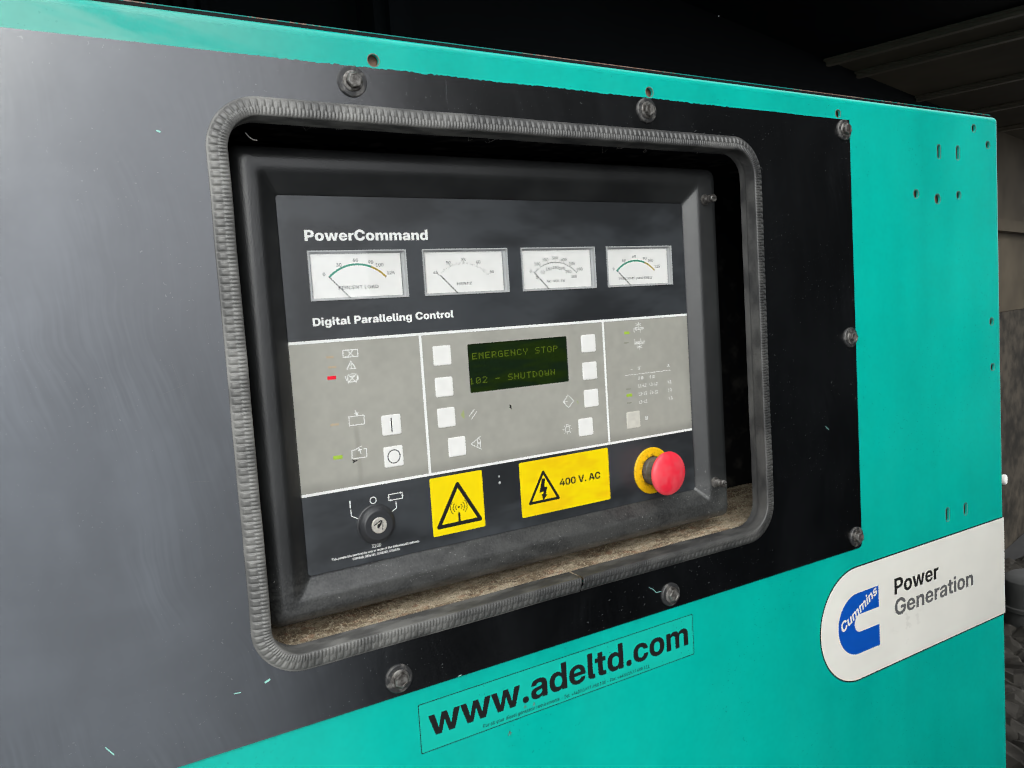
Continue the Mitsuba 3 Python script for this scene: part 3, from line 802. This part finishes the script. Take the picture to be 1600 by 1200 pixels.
put(k + '__bar', slab(sbox(251.3, -84.6, 252.3, -73.4), WF + 0.7, WF + 0.85), 'mat_print_mid')
k = put(C + '__button', pad(243.6, 259.8, -112.0, -95.8, 1.4, WF + 0.05, WF + 0.75), 'mat_white', 25, label='white stop button marked with a circle')
put(k + '__circle', slab(Point(251.8, -103.9).buffer(5.6).difference(Point(251.8, -103.9).buffer(4.75)), WF + 0.7, WF + 0.85), 'mat_print_mid')


def led(u, v, m, w=6.6, h=2.3, label=None):
    put(C + '__indicator_lamp', pad(u - w / 2, u + w / 2, v - h / 2, v + h / 2, 0.6, WF + 0.02, WF + 0.22, 0.1), m, label=label)


led(206.8, -22.2, 'mat_led_amber', 6.0, 1.7)
led(208.0, -29.8, 'mat_led_amber', 6.6, 1.6)
led(206.9, -37.7, 'mat_led_red', 6.8, 2.7, 'lit red indicator lamp')
led(206.2, -73.1, 'mat_led_amber', 6.8, 1.7)
led(206.6, -98.1, 'mat_led_green', 7.4, 2.9, 'lit green indicator lamp on the left field')
led(493.5, -22.9, 'mat_led_green', 6.4, 2.4, 'lit green indicator lamp at the top of the right field')
led(492.6, -81.2, 'mat_led_green', 6.8, 2.6, 'lit green indicator lamp beside the phase list')
for v in (-75.2, -88.3, -32.0):
    led(492.0, v, 'mat_led_dim', 5.5, 1.2)
for u, v, s in ((315.5, -78.6, 1), (432.7, -80.9, 0.5)):
    put(C + '__pointer_lamp', slab(Polygon([(u - 2.0 * s, v), (u + 1.2 * s, v + 4 * s), (u + 1.6 * s, v), (u + 1.2 * s, v - 4 * s)]), WF + 0.02, WF + 0.14), 'mat_triangle_lamp')


def sym(name, lines, w=0.55, extra=None, W0=WF):
    g = strokes(lines, w, 1)
    if extra is not None:
        g = union_all([g] + extra)
    put(C + '__' + name, slab(g, W0 + 0.02, W0 + 0.16), 'mat_print_white')


def circ(u, v, r, n=28):
    return [(u + r * math.cos(a), v + r * math.sin(a)) for a in np.linspace(0, 2 * math.pi, n + 1)]


def rect_l(u0, u1, v0, v1):
    return [(u0, v0), (u1, v0), (u1, v1), (u0, v1), (u0, v0)]


def head(u, v, dx, dy, s):
    """an arrow head at the point, flying along (dx, dy)"""
    return Polygon([(u + dx * s, v + dy * s), (u - dy * s * 0.8, v + dx * s * 0.8), (u + dy * s * 0.8, v - dx * s * 0.8)])


def cycle(u0, u1, v0, v1, s=1.2):
    um, vm = (u0 + u1) / 2, (v0 + v1) / 2
    return [head(u0 + (u1 - u0) * 0.85, v1, 1, 0, s), head(u1, vm - 0.3, 0, -1, s), head(u0 + (u1 - u0) * 0.15, v0, -1, 0, s), head(u0, vm + 0.3, 0, 1, s)]


sym('battery_symbol', [rect_l(217.2, 228.9, -23.2, -17.9), [(220.6, -17.9), (225.5, -23.2)], [(225.5, -17.9), (220.6, -23.2)]], 0.6, cycle(217.2, 228.9, -23.2, -17.9, 1.0))
sym('warning_symbol', [[(222.9, -26.6), (226.3, -32.2), (219.3, -32.2), (222.9, -26.6)], [(222.9, -28.3), (222.9, -30.2)], [(222.9, -31.0), (222.9, -31.2)]], 0.6)
sym('engine_symbol', [[(219.4, -37.6), (219.4, -41.4), (221.2, -42.2), (225.6, -42.2), (227, -40.8), (227, -38.2)], [(221.2, -36.3), (225, -36.3)], [(219.4, -42.9), (226.2, -36.6)], [(220.0, -36.8), (226.2, -42.8)], [(217.6, -37.6), (218.3, -40.6)], [(227.6, -37.6), (227.6, -41.2)], [(221.5, -38), (225, -38)]], 0.62)
sym('closed_breaker_symbol', [rect_l(217.7, 229.9, -75.4, -68.6), [(223.2, -64.2), (224.4, -67.4)], [(222.8, -66.6), (224.4, -67.8), (225.4, -66.0)]], 0.6)
sym('open_breaker_symbol', [[(227.7, -94.5), (229.8, -94.5), (229.6, -101.0), (217.7, -101.0), (217.9, -94.5), (220.7, -94.4), (225.9, -92.0)], [(225.1, -97.8), (224.1, -94.4)], [(222.9, -95.6), (224.0, -94.1), (225.8, -95.0)]], 0.6)
sym('slash_symbol', [[(321.1, -80.8), (326.4, -75.5)], [(323.4, -83.1), (328.8, -77.4)]], 0.5)
sym('eye_symbol', [[(331.1, -98.4), (321.4, -103.9), (330.9, -109.5)], [(327.4, -100.7), (327.6, -107.3)], [(329.0, -99.8), (330.3, -102), (330.6, -104.2), (330.2, -106.6), (329.3, -108.5)], circ(329.2, -104.0, 0.8)], 0.5)
sym('diamond_symbol', [[(422.4, -73.5), (428.1, -79.3), (422.5, -84.9), (417.0, -79.3), (422.4, -73.5)], [(417.5, -79.2), (421.6, -79.2)]], 0.5, [head(418.0, -79.2, -1, 0, 1.5)])
sym('lamp_symbol', [circ(419.8, -103.9, 2.6), [(418.9, -101.4), (418.9, -99.6), (420.8, -99.6), (420.8, -101.4)]] + [[(419.8 + 3.9 * math.cos(a), -103.9 + 3.9 * math.sin(a)), (419.8 + 4.9 * math.cos(a), -103.9 + 4.9 * math.sin(a))] for a in np.radians([0, 45, 135, 180, 225, 270, 315])], 0.48)
for nm, up, v0, vs in (('upper_scale_symbol', -1, -18.8, -16.0), ('lower_scale_symbol', 1, -34.0, -36.9)):
    ln = [[(502.3, v0), (514.0, v0)], [(502.3, v0), (502.3, v0 + up * 4.6)], [(510.1, v0), (510.1, v0 + up * 4.6)]]
    ln += [[(502.3 + 1.3 * i, v0), (502.3 + 1.3 * i, v0 + up * 2.2)] for i in range(1, 10)]
    ln += [[(508.0 + 3.2 * math.cos(a), vs + 2.2 * math.sin(a)), (508.0 - 3.2 * math.cos(a), vs - 2.2 * math.sin(a))] for a in np.radians([25, 90, 155])]
    sym(nm, ln, 0.42)
sym('list_line', [[(488.6, -62.3), (545.8, -62.3)]], 0.42)
th = dict(weight=560, opsz=14)
for nm, items in (('heading_letter', [('~', 495.6, -58.6, 3.0), ('V', 504.5, -58.6, 3.2), ('A', 541.4, -59.2, 3.2)]), ('phase_count', [('3 Ø', 504.0, -67.9, 2.9), ('1 Ø', 518.4, -67.8, 2.9)]),
                  ('phase_pair', [('L1-L2', 504.1, -75.2, 3.1), ('L1-L2', 518.0, -75.2, 3.1), ('L2-L3', 504.1, -82.9, 3.1), ('L1-L2', 518.0, -82.9, 3.1), ('L3-L1', 504.1, -90.5, 3.1)]),
                  ('phase_name', [('L1', 541.1, -74.9, 3.0), ('L2', 541.2, -82.7, 3.0), ('L3', 541.4, -90.7, 3.0)]), ('phase_mark', [('Ø', 510.4, -106.6, 3.6)])):
    for s, u, v, h in items:
        put(C + '__' + nm, slab(text(s, u, v, h, 10.2 if '-' in s else None, **th), WF + 0.02, WF + 0.16), 'mat_print_white')
# scuffs on the overlay
nick = [[(217.8, -101.5), (219.6, -103.2), (221.2, -102.6)], [(218.6, -103.8), (219.4, -102.6)], [(361.2, -75.7), (362.2, -77.4), (361.0, -78.0)], [(362.2, -76), (362.6, -79)]]
put(C + '__scuff', [slab(strokes([n_], 0.9), WF + 0.02, WF + 0.2) for n_ in nick[:2]] + [slab(strokes([n_], 0.8), WF + 0.02, WF + 0.18) for n_ in nick[2:]], 'mat_print_black', kind='stuff')
pk = [lathe([(1.3, WF), (0.9, WF + 0.5), (0.2, WF + 0.7)], 346.4, -140.5, 10), lathe([(1.0, WF), (0.7, WF + 0.4), (0.1, WF + 0.5)], 346.2, -135.0, 10)]
put(C + '__scab', pk, 'mat_case', 30, kind='stuff')

# key switch with its marks
sym('switch_circle_mark', [circ(231.9, -135.6, 2.5)], 0.62)
sym('switch_bar_mark', [[(213.1, -132.9), (213.1, -138.2)]], 0.9)
sym('switch_left_mark', [[(213.3, -139.9), (213.4, -144.7), (218.6, -147.7)]], 0.62)
sym('switch_right_mark', [[(250.7, -139.9), (250.8, -145.0), (245.8, -147.8)]], 0.62)
sym('switch_loop_mark', [rect_l(244.9, 256.6, -138.1, -133.4)], 0.62, cycle(244.9, 256.6, -138.1, -133.4, 1.2))
put(C + '__model_figures', slab(text('3100', 227.7, -172.7, 2.9, 8.0, 480, opsz=14), WF + 0.02, WF + 0.14), 'mat_print_white')
put(C + '__patent_print', slab(union_all([text('This product is covered by one or more of the following US patents.', 194.8, -175.9, 1.75, 73.6, 700, opsz=14), text('5390068, 5006781, 5168208, 5701070.', 211.5, -178.9, 1.75, 39.7, 700, opsz=14)]), WF + 0.02, WF + 0.12), 'mat_print_white')
ks, kv = 232.6, -154.2
K = C + '__key_switch'
put(K, lathe([(15.6, WF), (15.6, WF + 0.8), (14.9, WF + 1.2), (14.9, WF + 3.2), (14.6, WF + 4.0), (13.6, WF + 4.9), (12.2, WF + 6.4), (11.4, WF + 6.9), (10.8, WF + 7.0), (6.5, WF + 7.0), (6.3, WF + 6.6)], ks, kv), 'mat_switch', 30, label='round black key switch')
put(K + '__lock_barrel', lathe([(6.25, WF + 5.5), (6.25, WF + 7.1), (5.9, WF + 7.4), (0.01, WF + 7.4)], ks, kv), 'mat_lock', 30)
kg = union_all([LineString([(ks - 4.2, kv + 0.8), (ks + 0.9, kv + 3.4)]).buffer(0.4), Polygon([(ks - 1.9, kv - 1.6), (ks - 0.7, kv - 2.4), (ks + 0.2, kv - 1.0), (ks + 1.6, kv + 0.2), (ks + 2.6, kv + 3.6), (ks + 1.4, kv + 3.8), (ks + 0.6, kv + 1.8), (ks - 1.6, kv + 0.8)]), LineString([(ks + 3.0, kv + 1.8), (ks + 2.4, kv - 3.6)]).buffer(0.3)])
put(K + '__keyhole', slab(kg, WF + 7.3, WF + 7.5), 'mat_dark')

# warning labels
Y1 = C + '__radio_warning_label'
WY = WF + 0.25
put(Y1, pad(281.0, 329.7, -174.8, -126.7, 1.4, WF + 0.02, WY, 0.08), 'mat_yellow', label='square yellow label with a radio mast in a triangle')


def tri(a_, b_, c_, w):
    return LineString([a_, b_, c_, a_, b_]).buffer(w / 2, join_style='round').intersection(sbox(0, -400, 2000, 400))


put(Y1 + '__triangle', slab(tri((305.9, -134.8), (325.2, -167.5), (286.4, -167.7), 3.2), WY - 0.02, WY + 0.1), 'mat_print_black')
ar = []
for r in (3.0, 5.3, 7.7):
    for s in (0, 180):
        ar.append([(305.8 + r * math.cos(math.radians(a)), -154.0 + 0.95 * r * math.sin(math.radians(a))) for a in np.linspace(s - 42, s + 42, 14)])
put(Y1 + '__mast', slab(union_all([strokes(ar, 0.55), Point(305.8, -154.1).buffer(0.8), Polygon([(304.6, -166.2), (304.7, -159.4), (305.6, -157.8), (306.5, -159.4), (306.7, -166.2)])]), WY - 0.02, WY + 0.1), 'mat_print_black')
Y2 = C + '__voltage_warning_label'
put(Y2, pad(366.5, 463.8, -175.0, -126.7, 1.4, WF + 0.02, WY, 0.08), 'mat_yellow', label='wide yellow label reading 400 V. AC')
put(Y2 + '__triangle', slab(tri((390.8, -138.0), (405.7, -163.6), (375.4, -163.7), 2.3), WY - 0.02, WY + 0.1), 'mat_print_black')
put(Y2 + '__lightning_bolt', slab(Polygon([(389.2, -143.9), (392.6, -144.0), (391.0, -151.2), (394.4, -151.9), (392.1, -158.0), (393.7, -158.4), (389.4, -163.2), (388.0, -157.8), (389.9, -157.0), (390.0, -155.2), (385.8, -155.8)]), WY - 0.02, WY + 0.1), 'mat_print_black')
put(Y2 + '__voltage', slab(text('400 V. AC', 407.6, -153.6, 6.3, 46.0, 700), WY - 0.02, WY + 0.1), 'mat_print_black')

# emergency stop
E_ = C + '__emergency_stop'
eu, ev = 515.5, -156.0
put(E_, lathe([(22.3, WF + 0.05), (22.3, WF + 1.0), (21.6, WF + 1.6), (14.4, WF + 2.4), (13.6, WF + 1.6)], eu, ev, 72), 'mat_yellow_ring', 30, label='emergency stop with a red mushroom button on a yellow collar')
put(E_ + '__neck', lathe([(13.4, WF + 0.5), (13.4, WF + 6.0), (12.9, WF + 6.4), (12.9, WF + 8.6), (13.6, WF + 9.0), (13.6, WF + 13.0), (12.6, WF + 13.6), (12.2, WF + 21.2)], eu, ev, 14), 'mat_neck', 20)
put(E_ + '__push_button', lathe([(12.0, WF + 20.6), (19.2, WF + 21.2), (20.2, WF + 21.8), (20.6, WF + 22.7), (20.5, WF + 23.5), (19.8, WF + 24.6), (18.2, WF + 25.6), (15.0, WF + 26.9), (10.5, WF + 28.0), (5.2, WF + 28.7), (0.01, WF + 28.9)], eu, ev, 72), 'mat_red', 40)

# slotted fixing studs in the right side of the frame
for u, v in ((591.4, 99.6), (588.6, -178.0)):
    S_ = numbered(C + '__stud')
    put(S_, lathe([(5.2, WR - 0.5), (5.2, WR + 0.8), (3.6, WR + 1.0), (3.6, WR + 3.0), (3.3, WR + 3.4), (3.6, WR + 3.8), (3.6, WR + 5.2), (3.3, WR + 5.6), (3.6, WR + 6.0), (3.6, WR + 8), (3.3, WR + 8.4), (3.6, WR + 8.8), (3.6, WR + 12.2), (3.0, WR + 12.9), (0.01, WR + 12.9)], u, v, 28), 'mat_steel', 30)
    put(S_ + '__slot', slab(sbox(u - 3, v - 0.45, u + 3, v + 0.45), WR + 12.5, WR + 13.0), 'mat_dark')
